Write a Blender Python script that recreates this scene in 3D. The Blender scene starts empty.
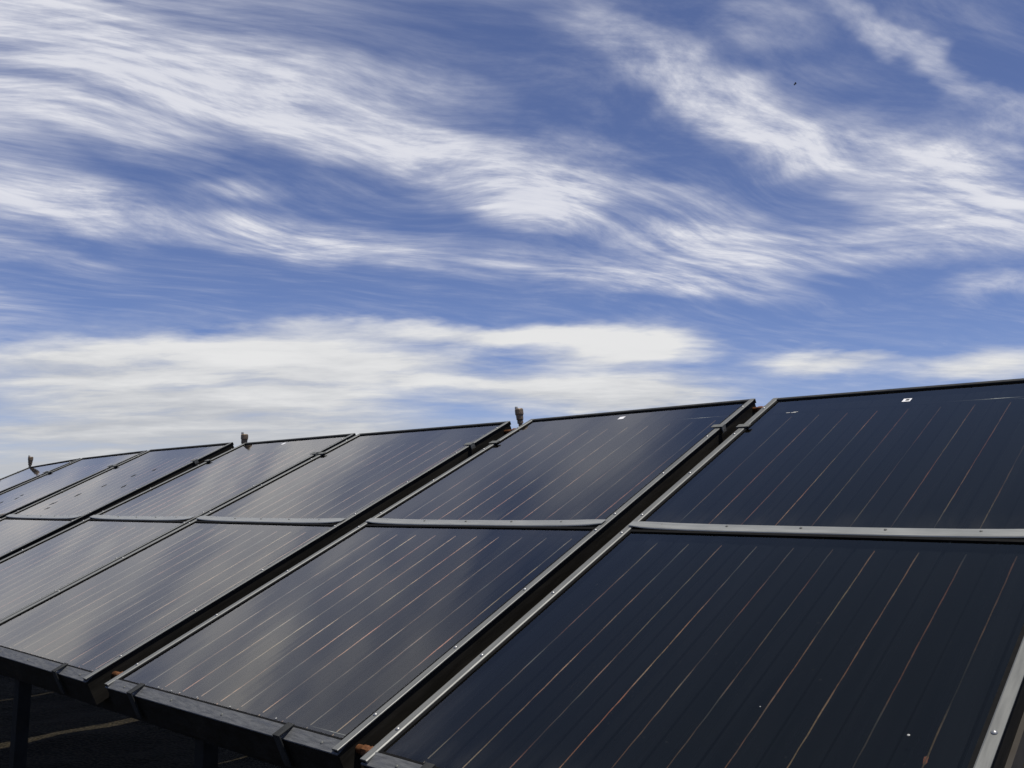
import bpy, bmesh, math, random
from mathutils import Vector, Matrix

random.seed(7)
SC = bpy.context.scene
COL = SC.collection
R = math.radians

# ------------------------------------------------------------------ camera
TILT = R(26.076)            # slope of the collectors
TOPZ = 1.810                # height of their upper edge above the ground
LEN = 2.2923                # collector length up the slope
WID = 1.22
cam_d = bpy.data.cameras.new('camera')
cam = bpy.data.objects.new('camera', cam_d)
COL.objects.link(cam)
right = Vector((.737025, .675865, 0)); fwd = Vector((-.669498, .730082, .136944)); up = right.cross(fwd)
m = Matrix((right, up, -fwd)).transposed().to_4x4()
m.translation = Vector((1.6949, -3.4007, TOPZ - .45625))
cam.matrix_world = m
cam_d.sensor_width = 36
cam_d.lens = 914.32 / 1024 * 36
cam_d.clip_start = .05
cam_d.clip_end = 6000
SC.camera = cam

# ------------------------------------------------------------------ sun, sky, exposure
SUN = Vector((.20, .06, 1)).normalized()
sd = bpy.data.lights.new('sun', 'SUN')
sd.energy = 4.5; sd.angle = R(.53); sd.color = (1, .95, .88)
so = bpy.data.objects.new('sun', sd); COL.objects.link(so)
so.rotation_euler = (-SUN).to_track_quat('-Z', 'Y').to_euler()
so.location = SUN * 50

SC.view_settings.view_transform = 'Standard'
SC.view_settings.look = 'None'
SC.view_settings.exposure = 0.0
SC.view_settings.gamma = 1
SC.view_settings.use_curve_mapping = False
SC.cycles.max_bounces = 8
SC.cycles.transparent_max_bounces = 12
SC.cycles.caustics_reflective = False
SC.cycles.caustics_refractive = False

world = bpy.data.worlds.new('World'); SC.world = world
world.use_nodes = True


class G:
    """small helper that wires shader nodes"""
    def __init__(s, tree):
        s.t = tree; s.n = tree.nodes; s.l = tree.links
    def put(s, sock, v):
        if isinstance(v, bpy.types.NodeSocket): s.l.new(v, sock)
        elif isinstance(v, bpy.types.Node): s.l.new(v.outputs[0], sock)
        else: sock.default_value = v
    def math(s, op, a, b=None, c=None, clamp=False):
        n = s.n.new('ShaderNodeMath'); n.operation = op; n.use_clamp = clamp
        s.put(n.inputs[0], a)
        if b is not None: s.put(n.inputs[1], b)
        if c is not None: s.put(n.inputs[2], c)
        return n.outputs[0]
    def vmath(s, op, a, b=None, sc=None):
        n = s.n.new('ShaderNodeVectorMath'); n.operation = op
        s.put(n.inputs[0], a)
        if b is not None: s.put(n.inputs[1], b)
        if sc is not None: s.put(n.inputs['Scale'], sc)
        return n.outputs[0]
    def mapping(s, v, kind='POINT', loc=(0, 0, 0), rot=(0, 0, 0), scale=(1, 1, 1)):
        n = s.n.new('ShaderNodeMapping'); n.vector_type = kind
        s.put(n.inputs['Vector'], v)
        n.inputs['Location'].default_value = loc
        n.inputs['Rotation'].default_value = rot
        n.inputs['Scale'].default_value = scale
        return n.outputs[0]
    def noise(s, v, scale, detail=6, rough=.55, dist=0, color=False, lac=2.0):
        n = s.n.new('ShaderNodeTexNoise')
        s.put(n.inputs['Vector'], v)
        n.inputs['Scale'].default_value = scale; n.inputs['Detail'].default_value = detail
        n.inputs['Roughness'].default_value = rough; n.inputs['Distortion'].default_value = dist
        n.inputs['Lacunarity'].default_value = lac
        return n.outputs['Color'] if color else n.outputs['Fac']
    def smooth(s, v, a, b, lo=0, hi=1, kind='SMOOTHSTEP'):
        n = s.n.new('ShaderNodeMapRange'); n.interpolation_type = kind
        s.put(n.inputs['Value'], v)
        n.inputs['From Min'].default_value = a; n.inputs['From Max'].default_value = b
        n.inputs['To Min'].default_value = lo; n.inputs['To Max'].default_value = hi
        return n.outputs['Result']
    def mix(s, f, a, b):
        n = s.n.new('ShaderNodeMix'); n.data_type = 'RGBA'
        s.put(n.inputs[0], f); s.put(n.inputs[6], a); s.put(n.inputs[7], b)
        return n.outputs[2]


def build_sky():
    g = G(world.node_tree)
    g.n.clear()
    out = g.n.new('ShaderNodeOutputWorld'); bg = g.n.new('ShaderNodeBackground')
    sky = g.n.new('ShaderNodeTexSky'); sky.sky_type = 'NISHITA'; sky.sun_disc = False
    sky.sun_elevation = math.asin(SUN.z); sky.sun_rotation = math.atan2(SUN.x, SUN.y)
    sky.altitude = 2500; sky.air_density = 1.0; sky.dust_density = .15; sky.ozone_density = 6.0
    tc = g.n.new('ShaderNodeTexCoord')
    sep = g.n.new('ShaderNodeSeparateXYZ'); g.put(sep.inputs[0], tc.outputs['Generated'])
    z = g.math('ADD', g.math('MAXIMUM', sep.outputs[2], 0.0), .1)
    inv = g.math('DIVIDE', 1.0, z)
    flat = g.n.new('ShaderNodeCombineXYZ')
    g.put(flat.inputs[0], g.math('MULTIPLY', sep.outputs[0], inv))
    g.put(flat.inputs[1], g.math('MULTIPLY', sep.outputs[1], inv))
    P = flat.outputs[0]                     # point of the cloud sheet seen in this direction
    AX = R(77)                              # the wind combs the cirrus along this bearing
    # bends of the streaks
    w1 = g.vmath('SUBTRACT', g.noise(P, 2.2, 3, .5, color=True), (.5, .5, .5))
    w2 = g.vmath('SUBTRACT', g.noise(P, 7.5, 3, .5, color=True), (.5, .5, .5))
    Pw = g.vmath('ADD', P, g.vmath('ADD', g.vmath('SCALE', w1, sc=.22), g.vmath('SCALE', w2, sc=.10)))
    # centre x, y, bearing, half length, half width, strength on the cloud sheet
    high = [(-1.555, 0.845, 1.353, 0.507, 0.267, 0.95), (-1.468, 1.419, 1.481, 0.633, 0.24, 0.8), (-1.297, 1.086, 1.094, 0.309, 0.116, 0.6), (-1.844, 0.711, 1.398, 0.31, 0.152, 0.75), (-1.906, 1.131, 1.326, 0.15, 0.106, 0.55), (-2.277, 0.866, 1.597, 0.363, 0.279, 0.95), (-2.088, 1.416, 1.061, 0.44, 0.222, 0.85), (-2.655, 0.96, 1.589, 0.302, 0.104, 0.35), (-1.409, 1.534, 1.556, 0.382, 0.164, 0.85), (-1.486, 1.717, 1.359, 0.198, 0.196, 0.95), (-1.211, 1.806, 1.236, 0.335, 0.11, 0.6), (-1.235, 2.261, 1.069, 0.451, 0.256, 0.8), (-1.525, 2.353, 1.009, 0.582, 0.201, 0.75), (-0.89, 1.294, 1.394, 0.267, 0.114, 0.5), (-0.841, 1.643, 1.461, 0.387, 0.153, 0.9), (-0.666, 2.21, 1.302, 0.723, 0.23, 0.95), (-0.79, 2.535, 0.459, 0.404, 0.272, 0.65), (-0.501, 1.637, 1.349, 0.381, 0.042, 0.65), (-0.451, 1.982, 1.313, 0.224, 0.091, 0.6), (-0.666, 1.388, 1.316, 0.139, 0.106, 0.4), (-0.708, 2.995, 0.923, 0.227, 0.148, 0.5), (-1.242, 1.456, 1.036, 0.259, 0.091, 0.4), (-1.911, 1.761, 1.126, 0.442, 0.184, 0.5),
            # beyond the top and the left of the photograph, seen mirrored in the glass
            (-.88, .82, 1.9, .26, .17, .55), (-1.08, .28, 1.2, .26, .18, .55), (-1.45, .34, 1.4, .36, .30, .75), (-.20, .10, 1.2, .3, .10, .15), (-2.1, .25, 1.5, .55, .42, .9), (-1.25, .62, 1.35, .5, .4, .38), (-2.6, .45, 1.4, .5, .5, .95), (-3.5, .55, 1.2, .8, .6, .9), (-1.62, .66, 1.4, .3, .2, .5), (-1.80, .30, 1.4, .34, .26, .6)]
    low = [(-3.32, 1.80, 0.824, 1.224, 0.40, 0.95), (-2.36, 2.41, 0.829, 1.044, 0.22, 0.95), (-3.665, 2.166, 0.71, 1.626, 1.075, 1.1), (-2.655, 3.499, 0.616, 0.86, 0.662, 1.0), (-4.771, 2.625, 0.852, 1.9, 1.4, 1.0), (-7.2, 2.9, .4, 3.0, 1.9, 1.2), (-5.8, 4.2, .75, 2.8, 1.6, 1.1), (-2.139, 2.955, 0.419, 0.457, 0.493, 0.95), (-1.58, 3.596, 0.667, 0.383, 0.316, 0.85), (-1.087, 4.046, 0.413, 0.393, 0.394, 0.85)]
    def field(lst, p, grow):
        tot = None
        for (cx, cy, an, a, b, s) in lst:
            q = g.mapping(p, 'TEXTURE', (cx, cy, 0), (0, 0, an), (a * grow[0], b * grow[1], 1))
            n = g.n.new('ShaderNodeTexGradient'); n.gradient_type = 'SPHERICAL'
            g.put(n.inputs[0], q)
            v = g.math('MULTIPLY', g.smooth(n.outputs['Fac'], 0, .8, kind='SMOOTHSTEP'), s)
            tot = v if tot is None else g.math('SUBTRACT', g.math('ADD', tot, v), g.math('MULTIPLY', g.math('MULTIPLY', tot, v, clamp=True), .9))
        return tot
    D1 = field(high, Pw, (1.18, 1.12))
    w3 = g.vmath('SUBTRACT', g.noise(P, 1.3, 5, .6, color=True), (.5, .5, .5))
    D2 = field(low, g.vmath('ADD', P, g.vmath('SCALE', w3, sc=.65)), (1.12, 1.0))
    # fibres: noise drawn out along the wind, gently bent; lumps where the air is turbulent
    wf = g.vmath('SUBTRACT', g.noise(P, 1.2, 1, .5, color=True), (.5, .5, .5))
    Pf = g.vmath('ADD', P, g.vmath('SCALE', wf, sc=.55))
    fib = g.noise(g.mapping(Pf, 'TEXTURE', rot=(0, 0, AX), scale=(1.0, .11, 1)), 1.25, 11, .64)
    fib2 = g.noise(g.mapping(Pf, 'TEXTURE', (3, 1, 0), rot=(0, 0, AX - .40), scale=(1, .15, 1)), 2.6, 11, .66)
    puff = g.noise(g.mapping(Pf, 'TEXTURE', rot=(0, 0, AX), scale=(1, .6, 1)), 4.0, 13, .64, .2)
    calm = g.smooth(g.noise(P, 1.1, 2, .5), .38, .62)
    tex = g.math('ADD', g.math('ADD', g.math('MULTIPLY', g.math('SUBTRACT', fib, .5), g.math('MULTIPLY_ADD', calm, .30, .35)),
                 g.math('MULTIPLY', g.math('SUBTRACT', fib2, .5), .36)), g.math('MULTIPLY', g.math('SUBTRACT', puff, .5), g.math('MULTIPLY_ADD', calm, -.30, .62)))
    d = g.math('ADD', g.math('MULTIPLY', D1, 1.30), g.math('MULTIPLY', tex, g.math('ADD', g.math('MULTIPLY', D1, 3.6), .8)))
    thin = g.math('POWER', g.smooth(d, .0, 1.38, kind='LINEAR'), 1.15)
    # faint veil between the streaks
    veil = g.math('MULTIPLY', g.smooth(g.math('ADD', D1, g.math('MULTIPLY', tex, 2.4)), -.25, 1.0), g.smooth(sep.outputs[2], .42, .72, .34, .04))
    # the low bank: rounder, thicker
    Pl = g.vmath('ADD', P, g.vmath('SCALE', w1, sc=.2))
    bank = g.noise(g.mapping(Pl, 'TEXTURE', rot=(0, 0, R(40)), scale=(1.5, .8, 1)), 1.8, 12, .60, .1)
    bank2 = g.noise(g.mapping(Pl, 'TEXTURE', rot=(0, 0, R(40)), scale=(1.0, .5, 1)), .9, 6, .55)
    dl = g.math('ADD', D2, g.math('MULTIPLY', g.math('SUBTRACT', g.math('ADD', g.math('MULTIPLY', bank, .65), g.math('MULTIPLY', bank2, .35)), .5), g.math('MULTIPLY', g.math('MULTIPLY', D2, 3.0, clamp=True), 3.4)))
    thick = g.smooth(dl, -.02, .98, kind='LINEAR')
    # hazy air close to the horizon
    haze = g.smooth(sep.outputs[2], .0, .20, .40, 0)
    # colours
    skyc = g.mix(1.0, (0, 0, 0, 1), sky.outputs[0])
    hue = g.n.new('ShaderNodeMix'); hue.data_type = 'RGBA'; hue.blend_type = 'MULTIPLY'; hue.inputs[0].default_value = 1
    g.put(hue.inputs[6], skyc); g.put(hue.inputs[7], g.mix(g.smooth(sep.outputs[2], .50, .85), SKY_TINT, SKY_TINT_HIGH))
    c = hue.outputs[2]
    c = g.mix(haze, c, HAZE_C)
    white = g.mix(g.math('MULTIPLY_ADD', g.smooth(d, .35, 1.6), .45, g.math('MULTIPLY', g.smooth(tex, -.16, .20), .55)), CIRRUS_A, CIRRUS_B)
    # the sheet thins out towards the zenith
    cover = g.math('MULTIPLY', g.math('MAXIMUM', g.math('MULTIPLY', thin, .88), veil), g.smooth(sep.outputs[2], .61, .73, 1, .06))
    c = g.mix(cover, c, white)
    bankc = g.mix(g.smooth(g.math('ADD', g.math('MULTIPLY', g.math('SUBTRACT', bank, .5), 3.0), g.smooth(sep.outputs[2], .05, .2)), -.2, 1.25), BANK_A, BANK_B)
    c = g.mix(g.math('MULTIPLY', thick, .93), c, bankc)
    g.put(bg.inputs['Color'], c)
    bg.inputs['Strength'].default_value = .10
    g.l.new(bg.outputs[0], out.inputs[0])


SKY_TINT = (1.0, .88, 1.01, 1)
SKY_TINT_HIGH = (.84, .68, .56, 1)
HAZE_C = (5.1, 5.4, 5.8, 1)
CIRRUS_A = (5.4, 5.7, 6.9, 1)
CIRRUS_B = (8.5, 8.5, 8.9, 1)
BANK_A = (5.0, 5.15, 5.45, 1)
BANK_B = (8.3, 8.25, 8.1, 1)
build_sky()


# ------------------------------------------------------------------ materials
def material(name):
    mt = bpy.data.materials.new(name); mt.use_nodes = True
    g = G(mt.node_tree); g.n.clear()
    out = g.n.new('ShaderNodeOutputMaterial')
    return mt, g, out

def principled(name, col, rough=.5, metal=0, var=.25, scale=20, stretch=(1, 1, 1), col2=None, bump=0, bscale=None, spec=.5, rvar=.15):
    mt, g, out = material(name)
    p = g.n.new('ShaderNodeBsdfPrincipled')
    tc = g.n.new('ShaderNodeTexCoord')
    v = g.mapping(tc.outputs['Object'], scale=stretch)
    n = g.noise(v, scale, 7, .6)
    f = g.smooth(n, .3, .7)
    a = tuple(c * (1 - var) for c in col[:3]) + (1,)
    b = tuple(min(1, c * (1 + var)) for c in col[:3]) + (1,)
    c = g.mix(f, a, b)
    if col2:
        n2 = g.noise(v, scale * .37, 8, .65)
        c = g.mix(g.smooth(n2, .54, .68), c, col2 + (1,))
    g.put(p.inputs['Base Color'], c)
    g.put(p.inputs['Roughness'], g.smooth(n, .25, .75, max(.02, rough - rvar), min(1, rough + rvar)))
    p.inputs['Metallic'].default_value = metal
    p.inputs['Specular IOR Level'].default_value = spec
    if bump:
        bn = g.n.new('ShaderNodeBump'); bn.inputs['Strength'].default_value = bump; bn.inputs['Distance'].default_value = .01
        g.put(bn.inputs['Height'], g.noise(v, bscale or scale * 3, 6, .6))
        g.put(p.inputs['Normal'], bn.outputs[0])
    g.l.new(p.outputs[0], out.inputs[0])
    return mt

M = {}
M['aluminium'] = principled('weathered_aluminium', (.155, .158, .148), .5, .2, .10, 14, (5, .5, 4), col2=(.118, .12, .112), bump=.03, spec=.45, rvar=.08)
M['strip'] = principled('galvanised_strip', (.25, .255, .237), .38, .12, .13, 11, (.6, 5, 4), col2=(.215, .22, .202), bump=.02, spec=.9, rvar=.06)
M['dull_zinc'] = principled('dull_zinc', (.10, .103, .105), .6, .1, .25, 30, (.7, 5, 5), col2=(.075, .08, .09), bump=.15)
M['dark_rim'] = principled('dark_rim', (.028, .029, .028), .7, 0, .3, 30, spec=.2)
M['casing'] = principled('dark_casing', (.020, .018, .0145), .75, 0, .35, 14, (1, .3, 2), col2=(.030, .026, .020), bump=.1, spec=.08)
M['rubber'] = principled('black_rubber', (.006, .006, .006), .85, 0, .3, 60, spec=.12)
M['clamp'] = principled('clamp_steel', (.11, .114, .105), .65, .1, .25, 60, col2=(.07, .065, .055), bump=.2)
M['screw'] = principled('screw_steel', (.34, .34, .33), .42, .6, .1, 80)
M['copper'] = principled('copper_pipe', (.20, .085, .035), .5, .4, .4, 60, col2=(.07, .045, .03), bump=.15)
M['brass'] = principled('weathered_brass', (.19, .135, .085), .5, .2, .3, 70, col2=(.08, .07, .05), bump=.15)
M['cap'] = principled('pale_cap', (.36, .36, .34), .5, 0, .1, 60)
M['sticker'] = principled('white_sticker', (.78, .78, .78), .5, 0, .04, 60)
M['ink'] = principled('black_ink', (.03, .03, .03), .6, 0, .1, 60)
M['steel'] = principled('painted_steel', (.018, .018, .017), .7, 0, .3, 12, col2=(.028, .022, .017), bump=.15, spec=.1)
M['rust'] = principled('rust', (.13, .035, .012), .8, 0, .4, 120, col2=(.07, .025, .012), bump=.4)
M['bird'] = principled('bird_feathers', (.09, .09, .095), .8, 0, .2, 40)
M['back'] = principled('back_sheet', (.032, .027, .021), .85, 0, .2, 10)


def seam_material():
    mt, g, out = material('copper_weld_seam')
    p = g.n.new('ShaderNodeBsdfPrincipled')
    tc = g.n.new('ShaderNodeTexCoord'); oi = g.n.new('ShaderNodeObjectInfo')
    off = g.n.new('ShaderNodeCombineXYZ'); g.put(off.inputs[1], g.math('MULTIPLY', oi.outputs['Random'], 40))
    v = g.vmath('ADD', tc.outputs['Object'], off.outputs[0])
    slow = g.noise(g.mapping(v, scale=(1, 1, 1)), 1.6, 3, .6)
    fast = g.noise(v, 45, 4, .6)
    c = g.mix(g.smooth(slow, .38, .62), (.27, .078, .034, 1), (.24, .165, .09, 1))
    c = g.mix(g.smooth(fast, .45, .75), c, (.06, .03, .02, 1))
    c = g.mix(g.smooth(g.noise(v, 2.3, 4, .6), .47, .62), c, (.040, .034, .030, 1))
    pale = g.math('MULTIPLY_ADD', oi.outputs['Random'],   .75, .28)
    c = g.vmath('SCALE', c, sc=pale)
    g.put(p.inputs['Base Color'], c)
    p.inputs['Roughness'].default_value = .5; p.inputs['Metallic'].default_value = .3
    g.l.new(p.outputs[0], out.inputs[0])
    return mt
M['seam'] = seam_material()


def absorber_material():
    mt, g, out = material('selective_black_absorber')
    p = g.n.new('ShaderNodeBsdfPrincipled')
    tc = g.n.new('ShaderNodeTexCoord'); oi = g.n.new('ShaderNodeObjectInfo')
    off = g.n.new('ShaderNodeCombineXYZ'); g.put(off.inputs[0], g.math('MULTIPLY', oi.outputs['Random'], 30))
    v = g.vmath('ADD', tc.outputs['Object'], off.outputs[0])
    n = g.noise(g.mapping(v, scale=(14, .7, 1)), 1.0, 5, .6)
    blotch = g.noise(v, 2.3, 6, .6)
    c = g.mix(g.smooth(n, .3, .7), (.0022, .0027, .0040, 1), (.0040, .0046, .0066, 1))
    c = g.mix(g.smooth(blotch, .5, .75), c, (.0042, .0046, .0056, 1))
    g.put(p.inputs['Base Color'], c)
    g.put(p.inputs['Roughness'], g.smooth(n, .3, .7, .20, .32))
    p.inputs['Specular IOR Level'].default_value = .06
    bn = g.n.new('ShaderNodeBump'); bn.inputs['Strength'].default_value = .25; bn.inputs['Distance'].default_value = .004
    g.put(bn.inputs['Height'], g.noise(g.mapping(v, scale=(22, .8, 1)), 1.0, 3, .5))
    g.put(p.inputs['Normal'], bn.outputs[0])
    g.l.new(p.outputs[0], out.inputs[0])
    return mt
M['absorber'] = absorber_material()


def glass_material():
    mt, g, out = material('solar_glass')
    tc = g.n.new('ShaderNodeTexCoord'); oi = g.n.new('ShaderNodeObjectInfo')
    off = g.n.new('ShaderNodeCombineXYZ'); g.put(off.inputs[0], g.math('MULTIPLY', oi.outputs['Random'], 50))
    v = g.vmath('ADD', tc.outputs['Object'], off.outputs[0])
    fr = g.n.new('ShaderNodeFresnel'); fr.inputs['IOR'].default_value = 1.45
    two = g.math('DIVIDE', g.math('MULTIPLY', fr.outputs[0], 2.0), g.math('ADD', fr.outputs[0], 1.0))
    bn = g.n.new('ShaderNodeBump'); bn.inputs['Strength'].default_value = .10; bn.inputs['Distance'].default_value = .004
    wav = g.math('ADD', g.math('MULTIPLY', g.noise(g.mapping(v, scale=(9, .55, 1)), 1.0, 3, .5), 1.0), g.math('MULTIPLY', g.noise(v, 1.7, 2, .5), 1.3))
    g.put(bn.inputs['Height'], wav)
    tr = g.n.new('ShaderNodeBsdfTransparent'); tr.inputs[0].default_value = (.93, .95, .94, 1)
    gl = g.n.new('ShaderNodeBsdfGlossy'); gl.inputs['Roughness'].default_value = .06
    gl.inputs['Color'].default_value = (.97, .935, .85, 1)
    g.put(gl.inputs['Normal'], bn.outputs[0])
    df = g.n.new('ShaderNodeBsdfDiffuse'); df.inputs[0].default_value = (.30, .29, .26, 1)
    m1 = g.n.new('ShaderNodeMixShader'); g.put(m1.inputs[0], two); g.l.new(tr.outputs[0], m1.inputs[1]); g.l.new(gl.outputs[0], m1.inputs[2])
    # thin film of dust, a little more in runs and specks
    runs = g.noise(g.mapping(v, scale=(7, .5, 1)), 1.0, 6, .65)
    specks = g.smooth(g.noise(v, 95, 2, .4), .74, .80)
    dust = g.math('ADD', g.smooth(runs,   .3, .8, .0008, .0055), g.math('MULTIPLY', specks, .03))
    # grime that the rain leaves above the lower edge of each pane
    ys_ = g.n.new('ShaderNodeSeparateXYZ'); g.put(ys_.inputs[0], tc.outputs['Object'])
    low_ = g.math('MAXIMUM', g.smooth(ys_.outputs[1], .04, .26, 1, 0), g.math('MULTIPLY', g.smooth(ys_.outputs[1], 1.17, 1.36, 1, 0), g.math('GREATER_THAN', ys_.outputs[1], 1.17)))
    grime = g.math('MULTIPLY', g.math('MULTIPLY', low_, low_), g.smooth(g.noise(g.mapping(v, scale=(16, 3, 1)), 1.0, 6, .65), .35, .75, .004, .045))
    dust = g.math('ADD', dust, grime)
    m2 = g.n.new('ShaderNodeMixShader'); g.put(m2.inputs[0], dust); g.l.new(m1.outputs[0], m2.inputs[1]); g.l.new(df.outputs[0], m2.inputs[2])
    g.l.new(m2.outputs[0], out.inputs[0])
    return mt
M['glass'] = glass_material()

def clear_material():
    mt, g, out = material('glass_edge')
    tr = g.n.new('ShaderNodeBsdfTransparent'); tr.inputs[0].default_value = (.97, .99, .98, 1)
    g.l.new(tr.outputs[0], out.inputs[0]); return mt
M['clear'] = clear_material()

def ground_material():
    mt, g, out = material('dark_gravel_roof')
    p = g.n.new('ShaderNodeBsdfPrincipled'); tc = g.n.new('ShaderNodeTexCoord')
    v = tc.outputs['Object']
    vo = g.n.new('ShaderNodeTexVoronoi'); vo.inputs['Scale'].default_value = 55; g.put(vo.inputs['Vector'], v)
    c = g.mix(g.smooth(g.noise(v, 1.1, 8, .6), .35, .65), (.024, .019, .011, 1), (.042, .034, .020, 1))
    c2 = g.mix(g.smooth(vo.outputs['Distance'], .1, .7), c, (.012, .010, .006, 1))
    g.put(p.inputs['Base Color'], c2); p.inputs['Roughness'].default_value = .95; p.inputs['Specular IOR Level'].default_value = .08
    bn = g.n.new('ShaderNodeBump'); bn.inputs['Strength'].default_value = .6; bn.inputs['Distance'].default_value = .02
    g.put(bn.inputs['Height'], vo.outputs['Distance']); g.put(p.inputs['Normal'], bn.outputs[0])
    g.l.new(p.outputs[0], out.inputs[0]); return mt
M['ground'] = ground_material()


# ------------------------------------------------------------------ mesh helpers
def link(name, bm, mats, parent=None, mw=None, smooth=False, bevel=0):
    me = bpy.data.meshes.new(name); bm.to_mesh(me); bm.free()
    for mt in (mats if isinstance(mats, (list, tuple)) else [mats]): me.materials.append(mt)
    if smooth:
        for f in me.polygons: f.use_smooth = True
    o = bpy.data.objects.new(name, me); COL.objects.link(o)
    if parent: o.parent = parent
    if mw is not None: o.matrix_world = mw
    if bevel:
        b = o.modifiers.new('bevel', 'BEVEL'); b.width = bevel; b.segments = 2; b.limit_method = 'ANGLE'
    return o

def box(bm, x0, x1, y0, y1, z0, z1):
    vs = [bm.verts.new(p) for p in ((x0, y0, z0), (x1, y0, z0), (x1, y1, z0), (x0, y1, z0), (x0, y0, z1), (x1, y0, z1), (x1, y1, z1), (x0, y1, z1))]
    fs = [bm.faces.new([vs[i] for i in q]) for q in ((3, 2, 1, 0), (4, 5, 6, 7), (0, 1, 5, 4), (1, 2, 6, 5), (2, 3, 7, 6), (3, 0, 4, 7))]
    return fs

def sweep(bm, prof, path, close=True, caps=True):
    """prof: closed 2D polygon; path: function turning (i, u, w) into a point for each station"""
    rings = [[bm.verts.new(fn(u, w)) for u, w in prof] for fn in path]
    n = len(prof)
    for a, b in zip(rings, rings[1:]):
        for k in range(n):
            bm.faces.new((a[k], a[(k + 1) % n], b[(k + 1) % n], b[k]))
    if caps:
        bm.faces.new(list(reversed(rings[0]))); bm.faces.new(rings[-1])
    bmesh.ops.recalc_face_normals(bm, faces=bm.faces[:])

def lathe(bm, prof, seg=14, axis=Matrix()):
    rings = []
    for r, z in prof:
        rings.append([bm.verts.new(axis @ Vector((r * math.cos(2 * math.pi * k / seg), r * math.sin(2 * math.pi * k / seg), z))) for k in range(seg)])
    for a, b in zip(rings, rings[1:]):
        for k in range(seg):
            bm.faces.new((a[k], a[(k + 1) % seg], b[(k + 1) % seg], b[k]))
    bm.faces.new(list(reversed(rings[0]))); bm.faces.new(rings[-1])
    bmesh.ops.recalc_face_normals(bm, faces=bm.faces[:])

def tube(bm, pts, r, seg=10):
    rings = []
    for i, p in enumerate(pts):
        t = (Vector(pts[min(i + 1, len(pts) - 1)]) - Vector(pts[max(i - 1, 0)])).normalized()
        a = t.cross(Vector((0, 0, 1)) if abs(t.z) < .9 else Vector((1, 0, 0))).normalized(); b = t.cross(a)
        rings.append([bm.verts.new(Vector(p) + r * (a * math.cos(2 * math.pi * k / seg) + b * math.sin(2 * math.pi * k / seg))) for k in range(seg)])
    for a, b in zip(rings, rings[1:]):
        for k in range(seg): bm.faces.new((a[k], a[(k + 1) % seg], b[(k + 1) % seg], b[k]))
    bm.faces.new(list(reversed(rings[0]))); bm.faces.new(rings[-1])
    bmesh.ops.recalc_face_normals(bm, faces=bm.faces[:])

def empty(name, mw, label=None, cat=None, group=None):
    o = bpy.data.objects.new(name, None); COL.objects.link(o); o.matrix_world = mw
    o.empty_display_size = .2
    return tag(o, label, cat, group)

def tag(o, label=None, cat=None, group=None, kind=None):
    if label: o['label'] = label
    if cat: o['category'] = cat
    if group: o['group'] = group
    if kind: o['kind'] = kind
    return o

def copy_tree(o, parent=None):
    c = o.copy(); COL.objects.link(c)
    if parent: c.parent = parent
    for ch in o.children[:]: copy_tree(ch, c)
    return c

CT, ST = math.cos(TILT), math.sin(TILT)
def slope(x, y, z):
    """row frame (along the row, up the slope from the top edge, off the glass) -> world"""
    return Vector((x, y * CT - z * ST, y * ST + z * CT + TOPZ))
SLOPE = Matrix(((1, 0, 0, 0), (0, CT, -ST, 0), (0, ST, CT, TOPZ), (0, 0, 0, 1)))


# ------------------------------------------------------------------ ground
from mathutils import noise as mnoise
def axis(a, b, step):
    v = []; x = a; d = step
    while x > -2500: d *= 1.35; x -= d; v.insert(0, x)
    x = a
    while x < b: v.append(x); x += step
    v.append(b); x = b; d = step
    while x < 2500: d *= 1.35; x += d; v.append(x)
    return v
def lump(x, y):
    f = max(0, 1 - max(0, max(abs(x + 3) - 8, abs(y) - 6)) / 10)
    return f * (.030 * mnoise.fractal(Vector((x * 1.3, y * 1.3, 3.1)), .9, 2.1, 5))
bm = bmesh.new()
AXX, AYY = axis(-9, 3, .10), axis(-3.5, 2.5, .10)
grid = [[bm.verts.new((x, y, lump(x, y))) for y in AYY] for x in AXX]
for i in range(len(AXX) - 1):
    for j in range(len(AYY) - 1):
        bm.faces.new((grid[i][j], grid[i + 1][j], grid[i + 1][j + 1], grid[i][j + 1]))
tag(link('ground', bm, M['ground']), kind='structure')


# ------------------------------------------------------------------ support frame
BZ = TOPZ - LEN * ST                                 # height of the lower front edge
CASE = .10                                           # collector thickness
fr = empty('support_frame', Matrix.Translation((-3.3, -1.0, 0)), 'dark steel support frame with posts under the row of solar collectors', 'support frame')
def fpart(name, bm, bevel=.003):
    return link(name, bm, M['steel'], fr, None, bevel=bevel)
def shift(bm):
    bmesh.ops.translate(bm, verts=bm.verts[:], vec=(3.3, 1.0, 0)); return bm
def rail(yp):
    bm = bmesh.new()
    c = slope(0, yp, -CASE - .003)
    y0, z1 = c.y, c.z
    # angle iron lying square to the slope
    prof = [(0, 0), (.05, 0), (.05, -.005), (.005, -.005), (.005, -.055), (0, -.055)]
    sweep(bm, prof, [lambda u, w, X=X: slope(X, yp + u, -CASE - .003 + w) for X in (-7.9, 1.26)])
    fpart('rail', shift(bm), 0)
rail(-2.245); rail(-.35)
XP = [-.93 + 1.46 * k for k in range(1, -5, -1)]
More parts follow.
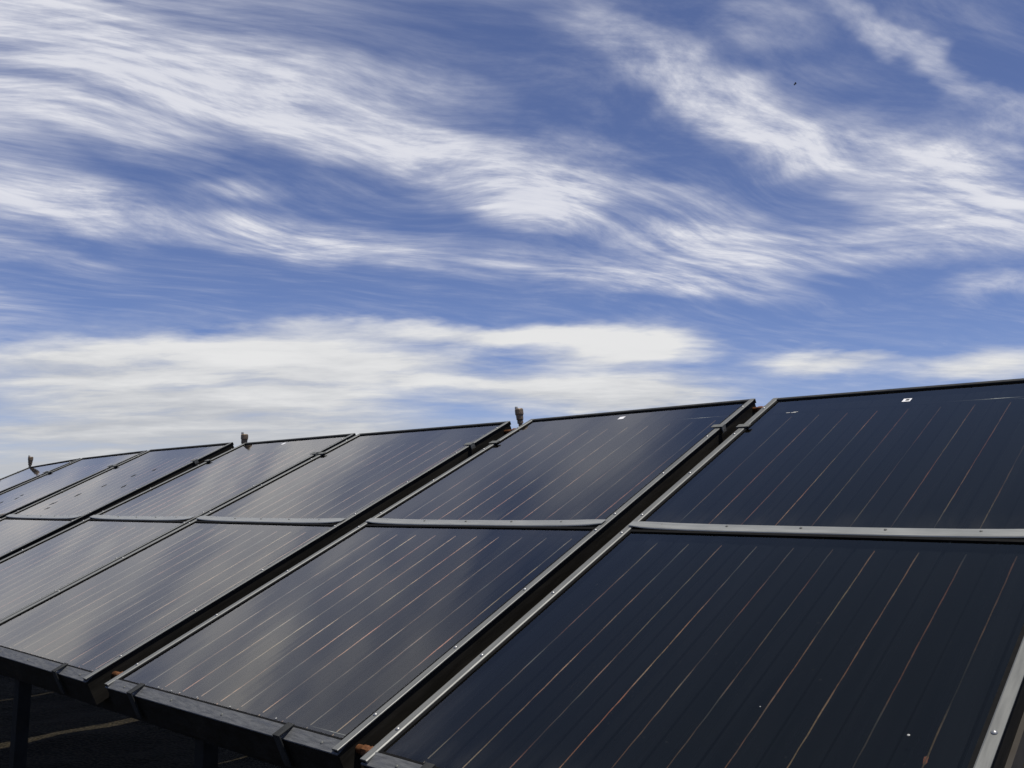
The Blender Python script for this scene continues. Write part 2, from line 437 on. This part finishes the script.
for X in XP:
    bm = bmesh.new()
    c = slope(0, -2.17, -CASE - .012)
    box(bm, X - .027, X + .027, c.y - .025, c.y + .025, 0, c.z - .03)
    fpart('post', shift(bm))
    bm = bmesh.new(); box(bm, X - .06, X + .06, c.y - .05, c.y + .05, c.z - .03 + .001, c.z - .021); fpart('head_plate', shift(bm), 0)
    bm = bmesh.new(); box(bm, X - .10, X + .10, c.y - .10, c.y + .10, -.02, .012); fpart('base_plate', shift(bm), 0)
    c2 = slope(0, -.33, -CASE - .012)
    bm = bmesh.new()
    box(bm, X - .025, X + .025, c2.y - .025, c2.y + .025, 0, c2.z - .06)
    fpart('post', shift(bm))
    bm = bmesh.new()
    sweep(bm, [(-.02, 0), (.02, 0), (.02, -.04), (-.02, -.04)], [lambda u, w, yy=yy: slope(X + u, yy, -CASE - .06 + w) for yy in (-2.2, -.28)])
    fpart('rafter', shift(bm), 0)


# ------------------------------------------------------------------ solar collectors
H2 = WID / 2
RW = .024                     # rim width
GZ = -.007                    # glass surface below the rim
YS0, YS1 = LEN - 1.160, LEN - 1.098     # middle strip
PITCH, NT, TX0 = .108, 10, -.472

def build_collector():
    root = empty('solar_collector', Matrix())
    # casing: a tray open at the top
    bm = bmesh.new(); e = .004; t = .012
    zb, zt = -CASE, -.0035
    box(bm, -H2 + e, -H2 + e + t, e, LEN - e, zb, zt)
    box(bm, H2 - e - t, H2 - e, e, LEN - e, zb, zt)
    box(bm, -H2 + e + t, H2 - e - t, e, e + t, zb, -.0135)
    box(bm, -H2 + e + t, H2 - e - t, LEN - e - t, LEN - e, zb, zt)
    box(bm, -H2 + e + t, H2 - e - t, e + t, LEN - e - t, zb, zb + .012)
    casing = link('casing', bm, M['casing'], root)
    # folded foot along the casing, seen in the gaps
    for s in (-1, 1):
        bm = bmesh.new()
        x = s * (H2 - e)
        box(bm, min(x + s * .0005, x + s * .016), max(x + s * .0005, x + s * .010), .12, LEN - .05, zb, zb + .042)
        link('flange', bm, M['back'], casing)
    # absorber: one sheet folded into shallow fins
    bm = bmesh.new(); az = -.029
    xs = [(-H2 + .017, az)]
    for k in range(NT):
        xc = TX0 + k * PITCH
        e0, e1 = xc - PITCH * .464, xc + PITCH * .464
        if k == 0: xs += [(e0 - PITCH * .06, az)]
        xs += [(e0 - PITCH * .036, az - .007), (e0, az - .007), (e0 + .0005, az), (xc - .030, az + .0011), (xc, az + .0024), (xc + .030, az + .0011), (e1 - .0005, az), (e1, az - .007)]
    xs += [(e1 + .006, az), (H2 - .017, az)]
    ys = [.03, .6, 1.2, 1.8, LEN - .03]
    gr = [[bm.verts.new((x, y, z)) for x, z in xs] for y in ys]
    for a, b in zip(gr, gr[1:]):
        for k in range(len(xs) - 1): bm.faces.new((a[k], a[k + 1], b[k + 1], b[k]))
    absorber = link('absorber_plate', bm, M['absorber'], root)
    for yh in (.075, LEN - .115):
        bm = bmesh.new(); tube(bm, [(-H2 + .018, yh, az - .004), (H2 - .018, yh, az - .004)], .009)
        link('header_pipe', bm, M['absorber'], absorber, smooth=True)
    # copper weld seams of the riser tubes
    proto = None
    for k in range(NT):
        if proto is None:
            bm = bmesh.new()
            for y0, y1 in ((.05, LEN - 1.195), (LEN - 1.085, LEN - .16)):
                N = 26; prev = None
                rings = []
                for i in range(N + 1):
                    y = y0 + (y1 - y0) * i / N
                    w = .0015 * (.75 + .5 * random.random()); dx = random.uniform(-.0006, .0006)
                    rings.append([bm.verts.new((dx - w, y, 0)), bm.verts.new((dx, y, .0016)), bm.verts.new((dx + w, y, 0))])
                for a, b in zip(rings, rings[1:]):
                    bm.faces.new((a[0], a[1], b[1], b[0])); bm.faces.new((a[1], a[2], b[2], b[1]))
            proto = o = link('riser_tube', bm, M['seam'], absorber)
        else:
            o = proto.copy(); COL.objects.link(o)
        o.location = (TX0 + k * PITCH, 0, az + .0024)
    # glass in two panes
    for y0, y1 in ((.036, YS0 + .012), (YS1 - .012, LEN - .017)):
        bm = bmesh.new()
        fs = box(bm, -H2 + .019, H2 - .019, y0, y1, GZ - .004, GZ)
        for i, f in enumerate(fs): f.material_index = 0 if i == 1 else 1
        link('glass_pane', bm, [M['glass'], M['clear']], root)
    # rims
    prof = [(0, -.0032), (0, -.001), (.0015, 0), (RW - .003, 0), (RW, -.002), (RW, GZ + .0005), (RW - .004, GZ + .0005), (.003, -.0055), (.003, -.0032)]
    for s in (-1, 1):
        bm = bmesh.new()
        sweep(bm, prof, [lambda u, w, y=y: (s * (H2 - u), y, w) for y in (.004, LEN * .25, LEN * .5, LEN * .75, LEN)])
        sr = link('side_rim', bm, M['aluminium'], root)
        root['rim%d' % (s + 1)] = 0
        sp = None
        for y in (.12, .42, .72, YS0 - .035, YS1 + .035, 1.55, 1.9, LEN - .1):
            if sp is None:
                bm = bmesh.new(); lathe(bm, [(.0058, -.001), (.0058, .0012), (.0042, .0030), (.0012, .0042)], 8)
                sp = o = link('screw', bm, M['screw'], sr, smooth=True)
            else:
                o = sp.copy(); COL.objects.link(o)
            o.location = (s * (H2 - RW * .5), y + random.uniform(-.02, .02), 0)
    bm = bmesh.new()
    bp = [(0, -.0125), (.001, -.010), (.034, -.0005), (.036, -.002), (.036, GZ + .0005), (.030, GZ + .0005), (.004, -.0125)]
    sweep(bm, bp, [lambda u, w, x=x: (x, u, w) for x in (-H2 + RW * .1, -.3, 0, .3, H2 - RW * .1)])
    br = link('bottom_rim', bm, M['dull_zinc'], root)
    sp = None
    for x in (-.5, -.2, .08, .36, .53):
        if sp is None:
            bm = bmesh.new(); lathe(bm, [(.0045, -.001), (.0045, .001), (.003, .0024), (.0008, .0030)], 8)
            sp = o = link('screw', bm, M['clamp'], br, smooth=True)
        else: o = sp.copy(); COL.objects.link(o)
        o.location = (x, .017, -.0058); o.rotation_euler = (R(17), 0, 0)
    bm = bmesh.new()
    tp = [(0, -.02), (0, -.001), (-.018, 0), (-.020, -.001), (-.020, GZ + .0005), (-.016, GZ + .0005), (-.003, -.004), (-.003, -.02)]
    sweep(bm, tp, [lambda u, w, x=x: (x, LEN + u, w) for x in (-H2, -.3, 0, .3, H2)])
    link('top_rim', bm, M['dark_rim'], root)
    # rubber gasket along the inside of the rims
    bm = bmesh.new(); gi = RW + .0005; gw = .009; gh = GZ + .003
    box(bm, -H2 + gi, -H2 + gi + gw, .045, LEN - .031, GZ + .0006, gh)
    box(bm, H2 - gi - gw, H2 - gi, .045, LEN - .031, GZ + .0006, gh)
    box(bm, -H2 + gi, H2 - gi, .0365, .0449, GZ + .0006, gh)
    link('gasket', bm, M['rubber'], root)
    # middle strip with its raised lip, its ends lifting onto the rims
    bm = bmesh.new()
    sp_ = [(0, .001), (-.002, .002), (.0, .0046), (.007, .0052), (.011, .0036), (.040, .0030), (.043, .0022), (.043, .001)]
    st = []
    for i in range(25):
        u = i / 24 * 2 - 1; x = u * (H2 - .012)
        lift = .0065 * u ** 6 + .0030 * u * u
        nar = 1 - .35 * max(0, (abs(u) - .9) / .1)
        st.append(lambda a, b, x=x, l=lift, n=nar: (x, (YS0 + YS1) / 2 - .024 * n + a * n, GZ + .0008 + b * (1 if n == 1 else n) + l))
    sweep(bm, sp_, st)
    ms = link('middle_strip', bm, M['strip'], root)
    bm = bmesh.new(); box(bm, -H2 + .034, H2 - .034, YS0 - .009, YS0 + .004, GZ + .0004, GZ + .004); link('gasket', bm, M['rubber'], ms)
    sp = None
    for x in (-.47, -.25, -.03, .2, .42, .56):
        if sp is None:
            bm = bmesh.new(); lathe(bm, [(.004, -.001), (.004, .001), (.0025, .0022), (.0006, .0026)], 8)
            sp = o = link('screw', bm, M['clamp'], ms, smooth=True)
        else: o = sp.copy(); COL.objects.link(o)
        o.location = (x + random.uniform(-.02, .02), YS0 + .036, GZ + .0046 + .0025 * (x / H2) ** 2)
    # hold-down clamps: two on the sides near the top, two on the lower edge
    for leg, places in ((-.022, ((-H2, LEN - .31, 0), (H2, LEN - .31, math.pi))), (-.085, ((-.41, 0, math.pi / 2), (.38, 0, math.pi / 2)))):
        cp = None
        for (x, y, rz) in places:
            if cp is None:
                bm = bmesh.new()
                # hook: plate lying on the rim, leg going down the casing
                prof = [(-.010, leg), (-.010, .006), (.040, .006), (.040, .0025), (-.0055, .0025), (-.0055, leg)]
                sweep(bm, prof, [lambda u, w, y_=y_: (u, y_, w) for y_ in (-.014, .014)])
                cp = o = link('clamp', bm, M['clamp'] if leg > -.05 else M['dark_rim'], root, bevel=.001)
            else:
                o = cp.copy(); COL.objects.link(o)
            o.location = (x, y, 0); o.rotation_euler = (0, 0, rz)
    return root

proto = build_collector()
del proto['rim0'], proto['rim2']
xl = [0, -1.29774, -2.65902, -3.91866, -5.28551, -6.56289, -7.83402]
pose = [(-.0088, -.0079, -.0044), (.0005, .0023, -.0045), (.0005, -.0046, -.0034), (.0031, -.0023, .0024), (.0036, -.0021, .015), (.0083, .0113, .0035), (-.0071, .0351, -.0082)]
labels = ['nearest dark glass solar collector with copper lines, filling the right side of the row',
          'dark grey solar collector left of the nearest one, brass vent at its upper left corner',
          'pale grey reflecting solar collector, third from the right, beside the vented wide gap',
          'grey reflecting solar collector with a small vent at its top left, fourth from the right',
          'bluish reflecting solar collector with dark specks, third from the far left end',
          'narrow looking blue grey solar collector, second from the far left end',
          'farthest solar collector at the left end of the row, with a vent on its corner']
collectors = []
for i, (x0, ps, lb) in enumerate(zip(xl, pose, labels)):
    c = proto if i == 0 else copy_tree(proto)
    z0, bx, by = ps
    ex = Vector((1, 0, bx)).normalized(); ey = Vector((0, 1, by)); ey = (ey - ex * ey.dot(ex)).normalized(); ez = ex.cross(ey)
    L_ = Matrix((ex, ey, ez)).transposed().to_4x4()
    ctr = Vector((x0 + H2, -LEN / 2, z0))
    L_.translation = ctr - ey * (LEN / 2)
    c.matrix_world = SLOPE @ L_
    tag(c, lb, 'solar collector', 'solar collectors in one tilted row')
    collectors.append(c)
# rust patch and droppings on the nearest collector only
def on(c, name, bm, mat, loc):
    o = link(name, bm, mat, c); o.location = loc; return o
near = collectors[0]
ab = [k for k in near.children if k.name.startswith('absorber')][0]
bm = bmesh.new()
N = 14; ctrv = bm.verts.new((0, 0, .0018)); ring = [bm.verts.new(((.0035 + .003 * random.random()) * math.cos(2 * math.pi * k / N), (.014 + .006 * random.random()) * math.sin(2 * math.pi * k / N), 0)) for k in range(N)]
for k in range(N): bm.faces.new((ctrv, ring[k], ring[(k + 1) % N]))
o = link('rust_patch', bm, M['rust'], ab); o.location = (TX0 + 9 * PITCH, .365, -.0270)

# serial stickers near the top of three panes
lb = None
for k, x, y, r in ((0, -.052, LEN - .122, 0), (1, -.006, LEN - .085, .1), (3, -.05, LEN - .07, 0)):
    if lb is None:
        bm = bmesh.new(); box(bm, -.014, .014, -.015, .015, 0, .0006)
        lb = l_ = link('sticker', bm, M['sticker'], near)
        bm = bmesh.new(); box(bm, -.004, .008, -.007, .009, .0007, .0010); link('print', bm, M['ink'], lb)
    else:
        l_ = lb.copy(); COL.objects.link(l_); l_.parent = collectors[k]
    l_.location = (x, y, GZ + .0003); l_.rotation_euler = (0, 0, r)
# bits of dirt and leaf lying on two far panes
for k, pts in ((4, ((-4.98, -.93), (-4.86, -.80), (-4.74, -.66), (-4.60, -.50), (-4.45, -.42), (-4.40, -.68), (-4.9, -1.0))), (5, ((-5.95, -.78), (-6.05, -.90), (-5.90, -.84)))):
    c = collectors[k]; inv = c.matrix_world.inverted()
    for (px, py) in pts:
        q = inv @ slope(px, py, 0)
        bm = bmesh.new(); N = 11; sx, sy = random.uniform(.010, .020), random.uniform(.014, .032)
        top = bm.verts.new((0, 0, .003))
        rg = [bm.verts.new((sx * random.uniform(.5, 1.2) * math.cos(2 * math.pi * j / N), sy * random.uniform(.5, 1.2) * math.sin(2 * math.pi * j / N), 0)) for j in range(N)]
        for j in range(N): bm.faces.new((top, rg[j], rg[(j + 1) % N]))
        o = on(c, 'dirt_spot', bm, M['dark_rim'], (q.x, q.y, GZ + .0004)); o.rotation_euler = (0, 0, random.uniform(-.5, .5))
# pale domes standing in for sun glints, lower edge of the second collector
bm0 = None
for x in (-1.03, -.95, -.90, -.80, -.62, -.40):
    bm = bmesh.new(); lathe(bm, [(.0030, 0), (.0026, .0014), (.001, .0022)], 8)
    on(collectors[1], 'glint_dome', bm, M['cap'], (x + 1.29774 - H2, .050 + random.uniform(0, .006), GZ + .0003))
# torn rest of another sticker, droppings on the glass
bm = bmesh.new()
for q in ((-.020, -.004, -.002, .003), (.001, .020, -.004, .002), (.008, .026, .003, .007)):
    box(bm, q[0], q[1], q[2], q[3], 0, .0005)
o = on(near, 'sticker_remnant', bm, M['cap'], (.145 - H2, LEN - .170, GZ + .0003))
for x, y, r in ((1.076, 1.895, .0028), (.788, 1.884, .0016)):
    bm = bmesh.new(); lathe(bm, [(r, 0), (r * .9, .0006), (r * .4, .0012)], 9)
    o = on(near, 'dropping', bm, M['cap'], (x - H2, LEN - y, GZ + .0003))


# ------------------------------------------------------------------ vents and couplings in the wide gaps
def build_vent(name='air_vent'):
    root = empty(name, Matrix())
    bm = bmesh.new(); lathe(bm, [(.011, -.06), (.011, .018), (.016, .018), (.016, .032), (.012, .034)], 12)
    link('stem', bm, M['brass'], root, smooth=False)
    bm = bmesh.new(); lathe(bm, [(.015, .0345), (.0185, .038), (.0195, .062), (.0225, .065), (.0225, .090), (.019, .096), (.009, .097)], 14)
    link('body', bm, M['brass'], root)
    bm = bmesh.new(); lathe(bm, [(.008, 0), (.008, .010), (.006, .014)], 10, Matrix.Translation((-.013, -.004, .0955)))
    link('cap', bm, M['cap'], root)
    return root
vent = build_vent()
spots = [((-1.392, .012, -.047), (.05, -.10, 0), .97, 'brass air vent between the second and third collectors from the right, pale cap on top'),
         ((-3.985, .012, -.045), (.02, .03, .6), 1.1, 'small dark air vent at the top of the gap in the middle of the row'),
         ((-7.86, .010, -.045), (0, .02, 1.2), 1.05, 'farthest tiny air vent standing on the corner of the last collector')]
for i, (p, r, s, lb) in enumerate(spots):
    v = vent if i == 0 else copy_tree(vent)
    v.location = slope(*p); v.rotation_euler = r; v.scale = (s, s, s)
    tag(v, lb, 'air vent', 'air vents along the top of the row')

def coupling(x0, x1, y, z, label, bulge=.016):
    mw = Matrix.Translation(slope((x0 + x1) / 2, y, z)); 
    root = empty('pipe_coupling', mw, label, 'pipe coupling', 'copper couplings between collectors')
    h = (x1 - x0) / 2
    ax = Matrix.Rotation(math.pi / 2, 4, 'Y')
    bm = bmesh.new(); lathe(bm, [(.011, -h), (.011, h)], 12, ax); link('pipe', bm, M['copper'], root, smooth=True)
    bm = bmesh.new(); lathe(bm, [(bulge * .8, -.024), (bulge, -.020), (bulge, -.004), (bulge * .75, -.002), (bulge * .75, .004), (bulge * 1.05, .006), (bulge * 1.05, .022), (bulge * .8, .026)], 6, ax)
    link('union_nut', bm, M['copper'], root)
    return root
coupling(-.0817, .004, -.030, -.042, 'copper pipe coupling at the upper end of the gap beside the nearest collector', .013)
coupling(-.0817, .004, -2.235, -.030, 'copper pipe coupling at the lower end of the gap beside the nearest collector', .014)
coupling(-1.443, -1.2937, -2.20, -.040, 'copper pipe coupling low in the wide gap between grey collectors')
coupling(-1.443, -1.2937, -.055, -.045, 'dull pipe coupling high in the wide gap under the brass vent')
coupling(-4.0695, -3.9147, -.055, -.045, 'dull pipe coupling below the small vent in the middle of the row')


# ------------------------------------------------------------------ bird
def build_bird():
    d = (fwd + right * ((795 - 512) / 914.32) - up * ((84 - 384) / 914.32)).normalized()
    pos = cam.matrix_world.translation + d * 90
    root = empty('bird', Matrix.Translation(pos) @ Matrix.Rotation(.6, 4, 'Z') @ Matrix.Scale(.75, 4), 'tiny dark bird flying high among the streaky clouds', 'bird')
    bm = bmesh.new()
    prof = [(-.20, .004), (-.14, .03), (-.04, .055), (.06, .06), (.13, .04), (.16, .034), (.19, .032), (.215, .012), (.24, .003)]
    rings = [[bm.verts.new((x, r * math.cos(k * math.pi / 4), r * .85 * math.sin(k * math.pi / 4) + (.01 if x > .12 else 0))) for k in range(8)] for x, r in prof]
    for a, b in zip(rings, rings[1:]):
        for k in range(8): bm.faces.new((a[k], a[(k + 1) % 8], b[(k + 1) % 8], b[k]))
    bm.faces.new(list(reversed(rings[0]))); bm.faces.new(rings[-1])
    # wings and tail grow out of the same skin
    for s in (-1, 1):
        pts = [((.10, s * .04, .02), (-.06, s * .04, .015)), ((.13, s * .18, .07), (-.05, s * .18, .06)), ((.06, s * .32, .05), (-.06, s * .32, .045)), ((-.04, s * .42, .02), (-.08, s * .42, .02))]
        up_ = [[bm.verts.new(Vector(q) + Vector((0, 0, .008))) for q in pr] for pr in pts]
        dn_ = [[bm.verts.new(Vector(q) - Vector((0, 0, .004))) for q in pr] for pr in pts]
        for a in range(3):
            bm.faces.new((up_[a][0], up_[a][1], up_[a + 1][1], up_[a + 1][0]))
            bm.faces.new((dn_[a][1], dn_[a][0], dn_[a + 1][0], dn_[a + 1][1]))
            for e_ in (0, 1): bm.faces.new((up_[a][e_], up_[a + 1][e_], dn_[a + 1][e_], dn_[a][e_]))
        bm.faces.new((up_[3][0], up_[3][1], dn_[3][1], dn_[3][0]))
    bmesh.ops.recalc_face_normals(bm, faces=bm.faces[:])
    link('body', bm, M['bird'], root, smooth=True)
build_bird()
